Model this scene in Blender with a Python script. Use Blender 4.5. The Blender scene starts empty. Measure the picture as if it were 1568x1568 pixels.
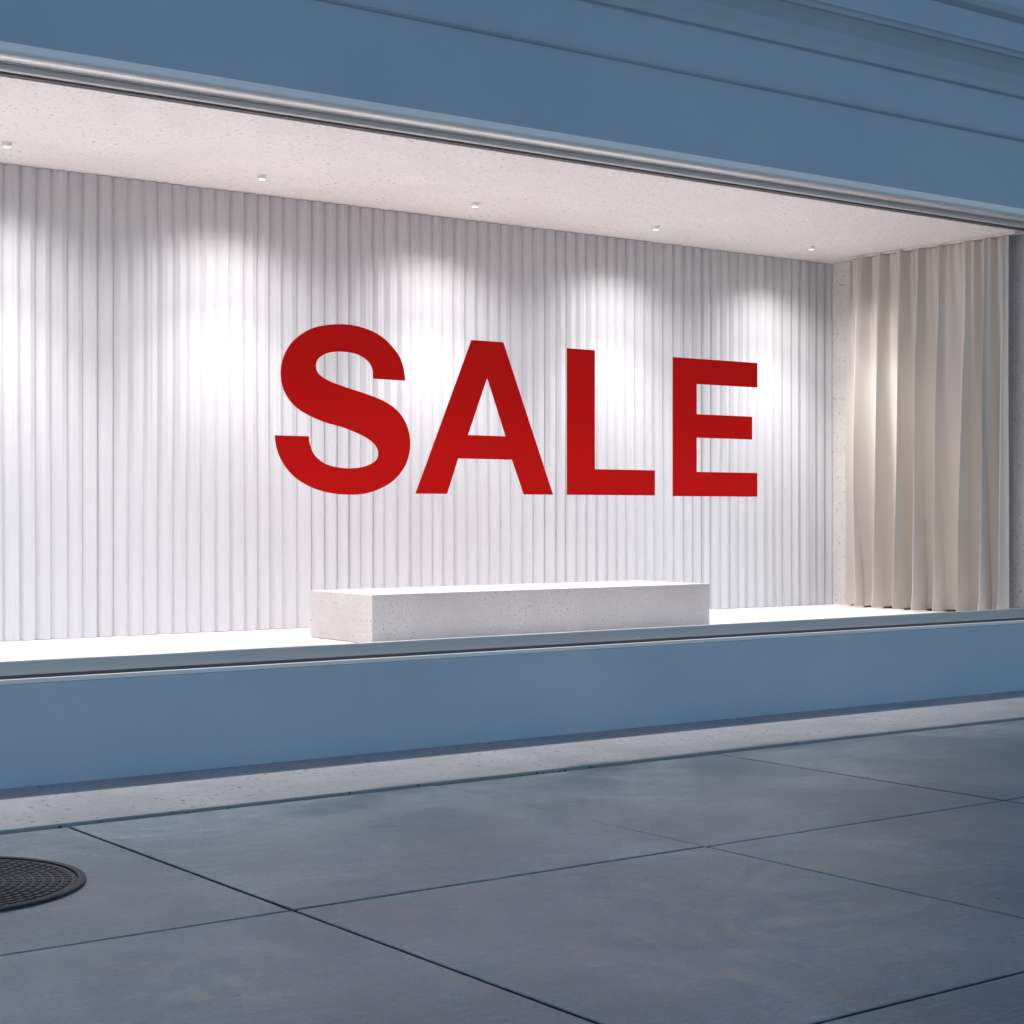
import bpy, bmesh, math, random
from mathutils import Vector, noise
random.seed(7)
S=bpy.context.scene
S.view_settings.view_transform='Standard'; S.view_settings.look='None'; S.view_settings.exposure=0
COL=S.collection

# ---------------------------------------------------------------- helpers
def empty(name, parent=None):
    o=bpy.data.objects.new(name,None); COL.objects.link(o); o.parent=parent; return o
def mesh_obj(name, verts, faces, mat=None, parent=None, smooth=False):
    me=bpy.data.meshes.new(name); me.from_pydata(verts,[],faces); me.update()
    if mat: me.materials.append(mat)
    if smooth:
        for p in me.polygons: p.use_smooth=True
    o=bpy.data.objects.new(name,me); COL.objects.link(o); o.parent=parent; return o
def box(name,x0,x1,y0,y1,z0,z1,mat,parent=None,bevel=0.0):
    v=[(x0,y0,z0),(x1,y0,z0),(x1,y1,z0),(x0,y1,z0),(x0,y0,z1),(x1,y0,z1),(x1,y1,z1),(x0,y1,z1)]
    f=[(0,3,2,1),(4,5,6,7),(0,1,5,4),(1,2,6,5),(2,3,7,6),(3,0,4,7)]
    o=mesh_obj(name,v,f,mat,parent)
    if bevel>0:
        m=o.modifiers.new('bevel','BEVEL'); m.width=bevel; m.segments=3; m.limit_method='NONE'
        for p in o.data.polygons: p.use_smooth=True
        w=o.modifiers.new('wn','WEIGHTED_NORMAL')
    return o
def extrude_profile(name,prof,x0,x1,mat,parent):
    v=[];f=[]
    for x in (x0,x1): v+=[(x,y,z) for y,z in prof]
    n=len(prof)
    for i in range(n): f.append((i,i+n,(i+1)%n+n,(i+1)%n))
    f.append(tuple(range(n))); f.append(tuple(reversed(range(n,2*n))))
    o=mesh_obj(name,v,f,mat,parent)
    bm=bmesh.new(); bm.from_mesh(o.data); bmesh.ops.recalc_face_normals(bm,faces=bm.faces); bm.to_mesh(o.data); bm.free()
    return o
class NT:
    def __init__(s,name):
        s.m=bpy.data.materials.new(name); s.m.use_nodes=True; s.t=s.m.node_tree
        s.b=s.t.nodes['Principled BSDF']; s.out=s.t.nodes['Material Output']
        tc=s.t.nodes.new('ShaderNodeTexCoord'); s.co=tc.outputs['Object']
    def n(s,t): return s.t.nodes.new(t)
    def l(s,a,b): s.t.links.new(a,b)
    def map(s,scale,rot=(0,0,0)):
        m=s.n('ShaderNodeMapping'); m.inputs['Scale'].default_value=scale; m.inputs['Rotation'].default_value=rot
        s.l(s.co,m.inputs['Vector']); return m.outputs[0]
    def noise(s,scale,detail=3,rough=.55,vec=None,dist=0):
        n=s.n('ShaderNodeTexNoise'); n.inputs['Scale'].default_value=scale; n.inputs['Detail'].default_value=detail
        n.inputs['Roughness'].default_value=rough; n.inputs['Distortion'].default_value=dist
        s.l(vec or s.co,n.inputs['Vector']); return n.outputs['Fac']
    def ramp(s,f,pts):
        r=s.n('ShaderNodeValToRGB'); s.l(f,r.inputs[0]); e=r.color_ramp.elements
        while len(e)<len(pts): e.new(.5)
        for i,(p,c) in enumerate(pts):
            e[i].position=p; e[i].color=(c,c,c,1) if isinstance(c,(int,float)) else (*c,1)
        return r.outputs[0]
    def mix(s,fac,a,b,mode='MIX'):
        m=s.n('ShaderNodeMix'); m.data_type='RGBA'; m.blend_type=mode
        for i,x in ((0,fac),(6,a),(7,b)):
            if isinstance(x,(int,float)): m.inputs[i].default_value=x if i==0 else (x,x,x,1)
            elif isinstance(x,tuple): m.inputs[i].default_value=(*x,1)
            else: s.l(x,m.inputs[i])
        return m.outputs[2]
    def math(s,op,a,b):
        m=s.n('ShaderNodeMath'); m.operation=op
        for i,x in ((0,a),(1,b)):
            if isinstance(x,(int,float)): m.inputs[i].default_value=x
            else: s.l(x,m.inputs[i])
        return m.outputs[0]
    def bump(s,h,strength,dist):
        b=s.n('ShaderNodeBump'); b.inputs['Strength'].default_value=strength; b.inputs['Distance'].default_value=dist
        s.l(h,b.inputs['Height']); s.l(b.outputs[0],s.b.inputs['Normal'])
    def color(s,c):
        if isinstance(c,tuple): s.b.inputs['Base Color'].default_value=(*c,1)
        else: s.l(c,s.b.inputs['Base Color'])
    def rough(s,r):
        if isinstance(r,(int,float)): s.b.inputs['Roughness'].default_value=r
        else: s.l(r,s.b.inputs['Roughness'])

# ---------------------------------------------------------------- materials
def mat_blue():
    m=NT('blue_paint')
    m.color(m.ramp(m.noise(.7,4,.6),[(.3,(.430,.555,.635)),(.7,(.500,.610,.685))]))
    m.rough(.45); return m.m
def mat_plain(name,c,rough,metal=0,nz=0.0):
    m=NT(name)
    if nz: m.color(m.ramp(m.noise(4,2),[(.3,tuple(x*(1-nz) for x in c)),(.7,tuple(x*(1+nz) for x in c))]))
    else: m.color(c)
    m.rough(rough); m.b.inputs['Metallic'].default_value=metal; return m.m
def mat_stone(name,c1,c2,pit=(.20,.17,.16),ps=(55,.36),amt=1.0,rough=.75,soft=.03):
    """mottled stone with small scattered pits (one fine noise, thresholded and
    locally modulated by the coarse one so that pits cluster)"""
    m=NT(name)
    big=m.noise(1.9,4,.62)
    base=m.mix(m.ramp(big,[(.32,0.0),(.68,1.0)]),c1,c2)
    fine=m.noise(ps[0],2,.6)
    base=m.mix(1,base,m.ramp(fine,[(.3,.93),(.7,1.05)]),'MULTIPLY')
    v=m.math('ADD',fine,m.math('MULTIPLY',m.math('SUBTRACT',big,.5),.22))
    p=m.ramp(v,[(ps[1]-soft,0.0),(ps[1],1.0)])
    base=m.mix(m.math('MULTIPLY',m.math('SUBTRACT',1.0,p),amt),base,pit)
    m.color(base); m.rough(rough); return m.m
def mat_concrete():
    m=NT('pavement_concrete')
    at=m.n('ShaderNodeAttribute'); at.attribute_name='tone'
    big=m.noise(.9,6,.70,dist=.6)
    c=m.ramp(big,[(.30,(.150,.205,.230)),(.48,(.220,.275,.297)),(.60,(.290,.340,.356)),(.74,(.43,.468,.475))])
    blot=m.noise(4.0,7,.80,dist=1.5)
    c=m.mix(1,c,m.ramp(blot,[(.28,.66),(.48,.93),(.60,1.15),(.74,1.7)]),'MULTIPLY')
    c=m.mix(1,c,at.outputs['Color'],'MULTIPLY')
    st=m.noise(1.0,4,.7,m.map((3.0,22,1),(0,0,.6)),.8)
    c=m.mix(m.ramp(st,[(.54,0.0),(.70,.40)]),c,(.44,.47,.485))
    fine=m.noise(42,3,.7)
    c=m.mix(1,c,m.ramp(fine,[(.3,.80),(.7,1.18)]),'MULTIPLY')
    v=m.math('ADD',fine,m.math('MULTIPLY',m.math('SUBTRACT',blot,.5),.25))
    p=m.ramp(v,[(.285,0.0),(.315,1.0)])
    c=m.mix(m.math('SUBTRACT',1.0,p),c,(.04,.04,.045))
    m.color(c); m.rough(m.ramp(blot,[(.3,.26),(.7,.52)]))
    m.bump(fine,.3,.004); return m.m
BLUE=mat_blue()
WHITE=mat_plain('white_trim',(.88,.87,.86),.35)
ALU=mat_plain('satin_white_metal',(.97,.91,.89),.28,.25)
WALLW=mat_plain('white_wall',(.80,.79,.79),.7)
FRAME=mat_plain('grey_frame_metal',(.55,.55,.57),.32,.5)
TFRAME=mat_plain('taupe_frame',(.72,.66,.65),.45)
DARK=mat_plain('dark_gasket',(.10,.10,.105),.6)
PLASTER=mat_stone('ceiling_plaster',(.88,.82,.805),(.83,.765,.75),(.42,.36,.35),(30,.335),.85)
PILLAR=mat_stone('pillar_plaster',(.76,.71,.70),(.68,.63,.62),(.34,.30,.29),(34,.34),.9)
TRAV=mat_stone('travertine',(.66,.62,.61),(.55,.515,.51),(.20,.17,.16),(62,.325),.85,soft=.02)
FLOOR=mat_plain('display_floor_white',(.87,.85,.85),.5)
STRIP=mat_stone('kerb_strip_concrete',(.43,.43,.44),(.33,.335,.35),(.05,.05,.055),(24,.335),.95,.65)
CONC=mat_concrete()
ASPH=mat_plain('asphalt',(.05,.05,.053),.85,0,.15)
JOINT=mat_plain('joint_dirt',(.014,.016,.02),.9)
ROOF=mat_plain('roof_membrane',(.12,.12,.13),.9)
TAUPE=mat_plain('niche_taupe',(.40,.35,.33),.8)

def mat_fabric(name,c,trans,var=.04):
    m=NT(name); m.t.nodes.remove(m.b)
    d=m.n('ShaderNodeBsdfDiffuse')
    cc=m.ramp(m.noise(1.2,2,vec=m.map((7,7,.5))),[(.3,tuple(x*(1-var) for x in c)),(.7,c)])
    m.l(cc,d.inputs[0])
    if trans:
        tr=m.n('ShaderNodeBsdfTranslucent'); mx=m.n('ShaderNodeMixShader'); m.l(cc,tr.inputs[0]); mx.inputs[0].default_value=trans
        m.l(d.outputs[0],mx.inputs[1]); m.l(tr.outputs[0],mx.inputs[2]); m.l(mx.outputs[0],m.out.inputs[0])
    else: m.l(d.outputs[0],m.out.inputs[0])
    return m.m
DRAPE=mat_fabric('white_sheer_fabric',(.66,.655,.675),0,.04)
LINEN=mat_fabric('beige_linen',(.69,.635,.590),.06)

def mat_glass():
    m=NT('window_glass'); m.t.nodes.remove(m.b)
    tr=m.n('ShaderNodeBsdfTransparent'); tr.inputs[0].default_value=(.98,.985,.985,1)
    g=m.n('ShaderNodeBsdfGlossy'); g.inputs['Roughness'].default_value=.0
    f=m.n('ShaderNodeFresnel'); f.inputs[0].default_value=1.2
    mx=m.n('ShaderNodeMixShader'); m.l(f.outputs[0],mx.inputs[0]); m.l(tr.outputs[0],mx.inputs[1]); m.l(g.outputs[0],mx.inputs[2])
    m.l(mx.outputs[0],m.out.inputs[0]); return m.m
GLASS=mat_glass()
def mat_vinyl():
    m=NT('red_vinyl'); m.t.nodes.remove(m.b)
    d=m.n('ShaderNodeBsdfDiffuse'); d.inputs[0].default_value=(.90,.018,.014,1)
    t=m.n('ShaderNodeBsdfTranslucent'); t.inputs[0].default_value=(.72,.012,.010,1)
    mx=m.n('ShaderNodeMixShader'); mx.inputs[0].default_value=.34
    m.l(d.outputs[0],mx.inputs[1]); m.l(t.outputs[0],mx.inputs[2]); m.l(mx.outputs[0],m.out.inputs[0]); return m.m
VINYL=mat_vinyl()
def mat_emit(name,c,s):
    m=NT(name); m.b.inputs['Base Color'].default_value=(.8,.8,.8,1)
    m.b.inputs['Emission Color'].default_value=(*c,1); m.b.inputs['Emission Strength'].default_value=s; return m.m
LENS=mat_emit('lamp_lens',(1,.97,.95),2)

# ---------------------------------------------------------------- dimensions (metres)
XL,XR=-3.2,13.36      # display room inner ends
FY=9.82               # facade plane
BY=12.5               # back wall
ZF,ZC=.649,4.16       # display floor / ceiling
BX0,BX1=-9.0,26.0     # building extent

bld=empty('storefront_building')
box('plinth_wall',BX0,BX1,FY,10.03,-.05,.603,BLUE,bld)
def wall_side(n,x0,x1): box(n,x0,x1,FY,10.03,.603,4.31,BLUE,bld)
wall_side('wall_pier_left',BX0,XL); wall_side('wall_pier_right',13.50,BX1)
extrude_profile('fascia_cornice',[(10.03,4.312),(FY,4.312),(FY,4.905),(9.803,4.912),(9.790,4.925),(9.785,4.955),(9.785,5.27),
      (9.772,5.280),(9.755,5.286),(9.750,5.305),(9.742,5.35),(9.715,5.45),(9.675,5.525),(9.648,5.565),
      (9.625,5.575),(9.618,5.60),(9.612,5.61),(9.600,5.62),(9.600,5.86),(9.585,5.872),(9.55,5.90),(9.53,5.96),(9.53,6.5),(9.49,6.52),(9.49,6.62),(9.56,6.66),(10.03,6.66)],BX0,BX1,BLUE,bld)
box('upper_storey',BX0,BX1,10.033,16,4.32,9.0,BLUE,bld)
box('building_rear',BX0,BX1,13.2,16,-.05,4.317,BLUE,bld)
box('roof',BX0-.1,BX1+.1,9.95,16.1,9.003,9.15,ROOF,bld)
# window head
extrude_profile('head_trim',[(9.900,4.309),(9.814,4.309),(9.814,4.262),(9.816,4.250),(9.822,4.240),(9.834,4.230),(9.852,4.222),(9.875,4.219),(9.900,4.219)],XL,13.50,ALU,bld)
box('head_recess',XL,13.50,9.903,9.925,4.215,4.30,TFRAME,bld)
box('head_rail',XL,13.50,9.93,9.985,4.178,4.30,TFRAME,bld,.006)
box('head_gasket',XL,13.50,9.988,10.03,4.165,4.30,DARK,bld)
# window sill
box('sill_lip',XL,13.50,9.812,9.850,.605,.632,WHITE,bld,.004)
box('sill_shelf',XL,13.50,9.852,9.930,.604,.618,FRAME,bld)
box('sill_gasket',XL,13.50,9.918,9.93,.619,.644,DARK,bld)
box('sill_rail',XL,13.50,9.931,9.99,.619,.728,FRAME,bld,.010)
for nme,x in (('jamb_left',XL+.001),('jamb_right',13.44)):
    box(nme,x,x+.055,9.934,9.982,.729,4.177,FRAME,bld)
mesh_obj('window_glass',[(XL+.05,9.958,.72),(13.45,9.958,.72),(13.45,9.958,4.19),(XL+.05,9.958,4.19)],[(0,1,2,3)],GLASS,bld)
# display room
box('display_floor',XL,14.4,9.992,BY+.1,.45,ZF,FLOOR,bld)
box('display_ceiling',XL,14.4,10.031,BY+.1,ZC,ZC+.14,PLASTER,bld)
box('back_wall',XL-.1,14.4,BY+.08,BY+.2,.45,4.31,WALLW,bld)
box('left_side_wall',XL-.15,XL,10.031,BY+.08,.45,4.31,PILLAR,bld)
box('corner_pillar',XR,XR+.16,12.25,BY+.078,ZF,ZC-.001,PILLAR,bld)
box('front_pillar',XR,XR+.16,10.031,10.40,ZF,3.848,PILLAR,bld)
box('opening_lintel',XR,XR+.16,10.031,12.248,3.85,ZC-.001,PILLAR,bld)
box('niche_wall',14.2,14.39,10.032,BY+.078,ZF,ZC-.002,TAUPE,bld)
box('niche_back',XR+.162,14.198,12.3,BY+.077,ZF,ZC-.002,TAUPE,bld)

# ---------------------------------------------------------------- white pleated drape
def white_drape():
    x=XL+.02
    rnd=random.Random(11)
    cols=[]
    while x<XR-.01:
        w=rnd.choice([.115,.12,.125,.13])*rnd.uniform(.97,1.03)
        a=rnd.uniform(.8,1.15); asym=rnd.uniform(.38,.62); pw=rnd.uniform(.7,1.1); ph=rnd.uniform(0,6.28)
        K=18
        for k in range(K):
            t=k/K
            s=t/asym*.5 if t<asym else .5+(t-asym)/(1-asym)*.5
            yy=-.036*a*(math.sin(math.pi*s)**pw)+.003*math.sin(6*math.pi*t+ph)*math.sin(math.pi*t)
            cols.append((x+w*t,yy,a,w))
        x+=w
    cols=[c for c in cols if c[0]<=XR-.004]
    NZ=6
    Z=[ZF+.003]+[ZF+ (ZC-ZF)*i/NZ for i in range(1,NZ)]+[ZC-.004]
    v=[];f=[]
    for z in Z:
        h=(z-ZF)/(ZC-ZF)
        for (cx,cy,a,w) in cols:
            sw=noise.noise(Vector((cx*1.4,z*.05,3.1)))*.012
            sw2=noise.noise(Vector((cx*4.0,z*.03,9.1)))*.008
            dx=noise.noise(Vector((cx*2.0,z*.08,5.7)))*.002
            v.append((cx+dx,BY+.03+cy*(1.08-.16*h)+sw+sw2,z))
    nc=len(cols)
    for r in range(len(Z)-1):
        for c in range(nc-1):
            i=r*nc+c; f.append((i,i+1,i+1+nc,i+nc))
    return mesh_obj('white_drape',v,f,DRAPE,None,True)
white_drape()

# ---------------------------------------------------------------- beige side curtain
def beige():
    rnd=random.Random(33)
    NU,NV=440,80
    NF=8
    y0,y1=12.10,10.15
    folds=[rnd.uniform(.65,1.4) for i in range(NF)]
    folds[-1]=.8; folds[-2]=.9
    tot=sum(folds); cum=[0]
    for q in folds: cum.append(cum[-1]+q/tot)
    amp=[rnd.uniform(.85,1.3) for _ in range(NF+1)]; amp[-1]=.45
    def phase(u):
        for i in range(NF):
            if u<=cum[i+1]+1e-9:
                return i+(u-cum[i])/(cum[i+1]-cum[i])
        return float(NF)
    v=[];f=[]
    for j in range(NV+1):
        h=j/NV; z=ZF+.012+(4.135-ZF-.012)*h
        for i in range(NU+1):
            u=i/NU
            P=phase(u)+.50*noise.noise(Vector((u*3,h*1.2,1.0)))*(1-h*.5)*min(1,(1-u)*6)
            k=min(NF-1,int(phase(u))); fr=phase(u)-k
            A=amp[k]*(1-fr)+amp[k+1]*fr
            low=.120*(1-.66*h**2.0)*A
            x=low*math.sin(2*math.pi*P)+.030*A*math.sin(4*math.pi*P+1.6*h+3*u)*(1-h*.3)
            g=max(0,(h-.62)/.38)**1.3
            x+=g*.030*math.sin(2*math.pi*(P*2.0)+.8)+g*.020*math.sin(2*math.pi*P*4.1)
            x+=.018*noise.noise(Vector((u*11,h*1.8,4)))
            y=y0+(y1-y0)*u
            y+=.060*math.cos(2*math.pi*P)*(1-h*.7)*min(1,(1-u)*8)
            if u<.5: y+=(.035*math.sin(math.pi*h))*(1-2*u)
            zz=z
            if j==0: zz+= .012*max(0,math.sin(2*math.pi*P+.5))
            if h<.05: x-= .05*(1-h/.05)*abs(math.sin(math.pi*P))*.7
            v.append((13.18+x,y,zz))
    W=NU+1
    for j in range(NV):
        for i in range(NU):
            a=j*W+i; f.append((a,a+1,a+1+W,a+W))
    root=empty('beige_curtain')
    mesh_obj('curtain_cloth',v,f,LINEN,root,True)
    box('curtain_track',13.15,13.22,10.06,12.15,4.140,4.158,TFRAME,root)
beige()

# ---------------------------------------------------------------- stone bench / plinth
def bench():
    root=empty('stone_display_bench')
    x0,x1,y0,y1,z0,z1=6.64,9.93,10.66,11.55,ZF+.003,1.005
    bm=bmesh.new()
    bmesh.ops.create_cube(bm,size=1)
    for vv in bm.verts:
        vv.co=Vector((x0+(vv.co.x+.5)*(x1-x0),y0+(vv.co.y+.5)*(y1-y0),z0+(vv.co.z+.5)*(z1-z0)))
    bmesh.ops.bevel(bm,geom=bm.edges[:],offset=.006,segments=2,affect='EDGES',profile=.6)
    me=bpy.data.meshes.new('stone_block'); bm.to_mesh(me); bm.free(); me.materials.append(TRAV)
    o=bpy.data.objects.new('stone_block',me); COL.objects.link(o); o.parent=root
bench()

# ---------------------------------------------------------------- SALE lettering on the glass
sign=empty('sale_sign')
GY=9.950; BZ=1.725; H=1.065
def poly(name,outer,holes=()):
    cu=bpy.data.curves.new(name,'CURVE'); cu.dimensions='2D'; cu.fill_mode='BOTH'; cu.extrude=.0
    for pts in (outer,*holes):
        sp=cu.splines.new('POLY'); sp.points.add(len(pts)-1)
        for i,(x,z) in enumerate(pts): sp.points[i].co=(x,z,0,1)
        sp.use_cyclic_u=True
    tmp=bpy.data.objects.new(name+'_c',cu); COL.objects.link(tmp)
    dg=bpy.context.evaluated_depsgraph_get(); me=bpy.data.meshes.new_from_object(tmp.evaluated_get(dg))
    bpy.data.objects.remove(tmp)
    me.materials.clear(); me.materials.append(VINYL); me.name=name
    o=bpy.data.objects.new(name,me); COL.objects.link(o); o.parent=sign
    o.rotation_euler=(math.radians(90),0,0); o.location=(0,GY,BZ); return o
SP=[(1.007,.766),(.986,.867),(.939,.953),(.819,1.052),(.665,1.106),(.488,1.117),(.290,1.080),(.144,.991),(.068,.880),(.046,.762),(.076,.650),(.168,.550),
(.339,.475),(.530,.430),(.680,.377),(.762,.325),(.788,.268),(.762,.215),(.670,.177),(.538,.165),(.388,.189),(.299,.248),(.265,.315),(.255,.370),
(.002,.370),(.019,.279),(.072,.179),(.175,.084),(.339,.016),(.530,-.010),(.716,.004),(.890,.074),(1.002,.185),(1.044,.315),(1.028,.440),(.960,.545),
(.845,.617),(.690,.665),(.538,.702),(.413,.737),(.335,.777),(.309,.825),(.325,.877),(.388,.917),(.488,.935),(.614,.927),(.702,.886),(.740,.835),(.747,.768)]
corners={0,23,24,48}
def catmull(P,corners,seg=8):
    out=[];n=len(P)
    for i in range(n):
        p1=P[i];p2=P[(i+1)%n]
        if i in corners and (i+1)%n in corners: out.append(p1); continue
        p0=P[i-1] if i not in corners else (2*p1[0]-p2[0],2*p1[1]-p2[1])
        p3=P[(i+2)%n] if (i+1)%n not in corners else (2*p2[0]-p1[0],2*p2[1]-p1[1])
        for k in range(seg):
            t=k/seg
            out.append(tuple(.5*((2*p1[d])+(-p0[d]+p2[d])*t+(2*p0[d]-5*p1[d]+4*p2[d]-p3[d])*t*t+(-p0[d]+3*p1[d]-3*p2[d]+p3[d])*t**3) for d in (0,1)))
    return out
poly('letter_s',[(5.457+a,b) for a,b in catmull(SP,corners)])
poly('letter_a',[(6.543,0),(6.806,0),(6.899,.246),(7.362,.246),(7.466,0),(7.732,0),(7.287,1.075),(7.010,1.075)],
     [[(6.982,.411),(7.146,.815),(7.305,.411)]])
poly('letter_l',[(7.857,0),(8.706,0),(8.706,.190),(8.121,.190),(8.121,H),(7.857,H)])
poly('letter_e',[(8.883,-.004),(9.780,-.004),(9.780,.184),(9.131,.184),(9.131,.447),(9.723,.447),(9.723,.628),(9.131,.628),(9.131,.860),(9.780,.860),(9.780,1.055),(8.883,1.055)])

# ---------------------------------------------------------------- ceiling downlights
def cyl(name,r0,r1,z0,z1,mat,parent,seg=40):
    v=[];f=[]
    for r,z in ((r0,z0),(r1,z1)):
        for i in range(seg):
            a=2*math.pi*i/seg; v.append((r*math.cos(a),r*math.sin(a),z))
    for i in range(seg):
        j=(i+1)%seg; f.append((i,j,j+seg,i+seg))
    f.append(tuple(reversed(range(seg)))); f.append(tuple(range(seg,2*seg)))
    return mesh_obj(name,v,f,mat,parent)
xx=12.32
while xx>XL+.4:
    e=empty('ceiling_downlight'); e.location=(xx,11.80,ZC)
    cyl('housing',.030,.030,-.030,-.004,WHITE,e)
    cyl('trim_ring',.040,.040,-.0038,-.0005,WHITE,e)
    cyl('lens',.023,.023,-.0325,-.0305,LENS,e)
    for nm,en,ang,tilt in (('spot_halo',84,146,3),('spot_core',295,98,-6)):
        L=bpy.data.lights.new(nm,'SPOT'); L.energy=en; L.color=(1,.96,.945)
        L.spot_size=math.radians(ang); L.spot_blend=1.0; L.shadow_soft_size=.06
        lo=bpy.data.objects.new(nm,L); COL.objects.link(lo); lo.parent=e; lo.location=(0,0,-.10)
        lo.rotation_euler=(math.radians(tilt),0,0)
    xx-=1.985

# ---------------------------------------------------------------- ground, pavement, road
mesh_obj('ground',[(-400,-400,-.16),(400,-400,-.16),(400,400,-.16),(-400,400,-.16)],[(0,1,2,3)],ASPH)
mesh_obj('road',[(-200,-19,-.150),(200,-19,-.150),(200,-8.055,-.150),(-200,-8.055,-.150)],[(0,1,2,3)],ASPH)
def pavement():
    root=empty('pavement')
    GX,GYs=2.245,2.335
    g=.0095
    v=[];f=[];tones=[]
    rnd=random.Random(3)
    for i in range(-9,14):
        for j in range(0,7):
            x0=3.465+GX*i+g; x1=x0+GX-2*g
            y1=8.495-GYs*j-g; y0=y1-GYs+2*g
            if j==0: y1-=.020
            dz=rnd.uniform(-.0015,.0015); b=.004
            s=len(v)
            for (a,z) in ((0,-.06),(0,-b),(b,0)):
                for (px,py) in ((x0+a,y0+a),(x1-a,y0+a),(x1-a,y1-a),(x0+a,y1-a)): v.append((px,py,z+dz))
            t=rnd.uniform(.90,1.09); tint=rnd.uniform(-.012,.012)
            for r in (0,4):
                for k in range(4):
                    f.append((s+r+k,s+r+(k+1)%4,s+r+4+(k+1)%4,s+r+4+k)); tones.append((t+tint,t,t-tint) if r else (.25,.25,.27))
            f.append((s+8,s+9,s+10,s+11)); tones.append((t+tint,t,t-tint))
    o=mesh_obj('paving_slabs',v,f,CONC,root)
    at=o.data.color_attributes.new('tone','FLOAT_COLOR','CORNER')
    for p in o.data.polygons:
        for li in p.loop_indices: at.data[li].color=(*tones[p.index],1)
    box('joint_bed',-17.5,33.5,-7.9,9.83,-.14,-.045,JOINT,root)
    box('wall_strip',-17.0,33.0,8.550,9.817,-.044,.006,STRIP,root,.006)
    for i in range(17):
        box('street_kerb',-17.5+i*3+.004,-17.5+i*3+2.996,-8.05,-7.91,-.145,-.004,STRIP,root,.01)
pavement()

# ---------------------------------------------------------------- manhole cover
def manhole():
    root=empty('manhole_cover'); root.location=(2.465,7.44,0.002); root.scale=(.972,.972,1)
    iron=NT('cast_iron'); iron.color(iron.ramp(iron.noise(25,3),[(.3,(.018,.02,.024)),(.7,(.04,.042,.048))])); iron.rough(.55); iron.b.inputs['Metallic'].default_value=.5
    iron=iron.m
    cyl('cover_plate',.585,.585,.0,.006,iron,root,96)
    v=[];f=[];seg=96
    for r,z in ((.592,0),(.592,.012),(.61,.014),(.625,.010),(.628,0)):
        for i in range(seg):
            a=2*math.pi*i/seg; v.append((r*math.cos(a),r*math.sin(a),z))
    for q in range(4):
        for i in range(seg):
            j=(i+1)%seg; f.append((q*seg+i,(q+1)*seg+i,(q+1)*seg+j,q*seg+j))
    mesh_obj('frame_ring',v,f,iron,root)
    v=[];f=[]
    def wedge(r0,r1,a0,a1):
        s=len(v); 
        for z,k in ((.006,0),(.0105,.003)):
            for (r,a) in ((r0+k,a0+k/r1),(r1-k,a0+k/r1),(r1-k,a1-k/r1),(r0+k,a1-k/r1)): v.append((r*math.cos(a),r*math.sin(a),z))
        for q in range(4): f.append((s+q,s+(q+1)%4,s+4+(q+1)%4,s+4+q))
        f.append((s+4,s+5,s+6,s+7))
    r=.07;ring=0
    while r<.56:
        w=.030; nseg=max(8,int(2*math.pi*r/.05))
        for i in range(nseg):
            a0=2*math.pi*(i+(.5 if ring%2 else 0))/nseg; a1=a0+2*math.pi/nseg-.012/r
            wedge(r,r+w,a0,a1)
        r+=w+.012; ring+=1
    mesh_obj('tread_blocks',v,f,iron,root)
    cyl('centre_boss',.05,.045,.006,.013,iron,root)
manhole()

# ---------------------------------------------------------------- world, sun, camera
w=bpy.data.worlds.new('World'); S.world=w; w.use_nodes=True
nt=w.node_tree; bg=nt.nodes['Background']
sky=nt.nodes.new('ShaderNodeTexSky'); sky.sky_type='NISHITA'; sky.sun_disc=False
EL,RO=math.radians(20),math.radians(20)
sky.sun_elevation=EL; sky.sun_rotation=RO; sky.ozone_density=2; sky.dust_density=1.0
nt.links.new(sky.outputs[0],bg.inputs[0]); bg.inputs[1].default_value=.15
sun=bpy.data.lights.new('sun','SUN'); sun.energy=.05; sun.angle=math.radians(12); sun.color=(1,.93,.85)
so=bpy.data.objects.new('sun',sun); COL.objects.link(so)
d=Vector((math.sin(RO)*math.cos(EL),math.cos(RO)*math.cos(EL),math.sin(EL)))
so.rotation_euler=d.to_track_quat('Z','Y').to_euler()
cam=bpy.data.cameras.new('camera'); cam.sensor_width=36; cam.lens=36*2672/1568; cam.clip_end=2000; cam.clip_start=.05
co=bpy.data.objects.new('camera',cam); COL.objects.link(co); co.location=(0,0,1.6)
co.rotation_euler=(math.radians(90),0,math.radians(-36.5)); S.camera=co
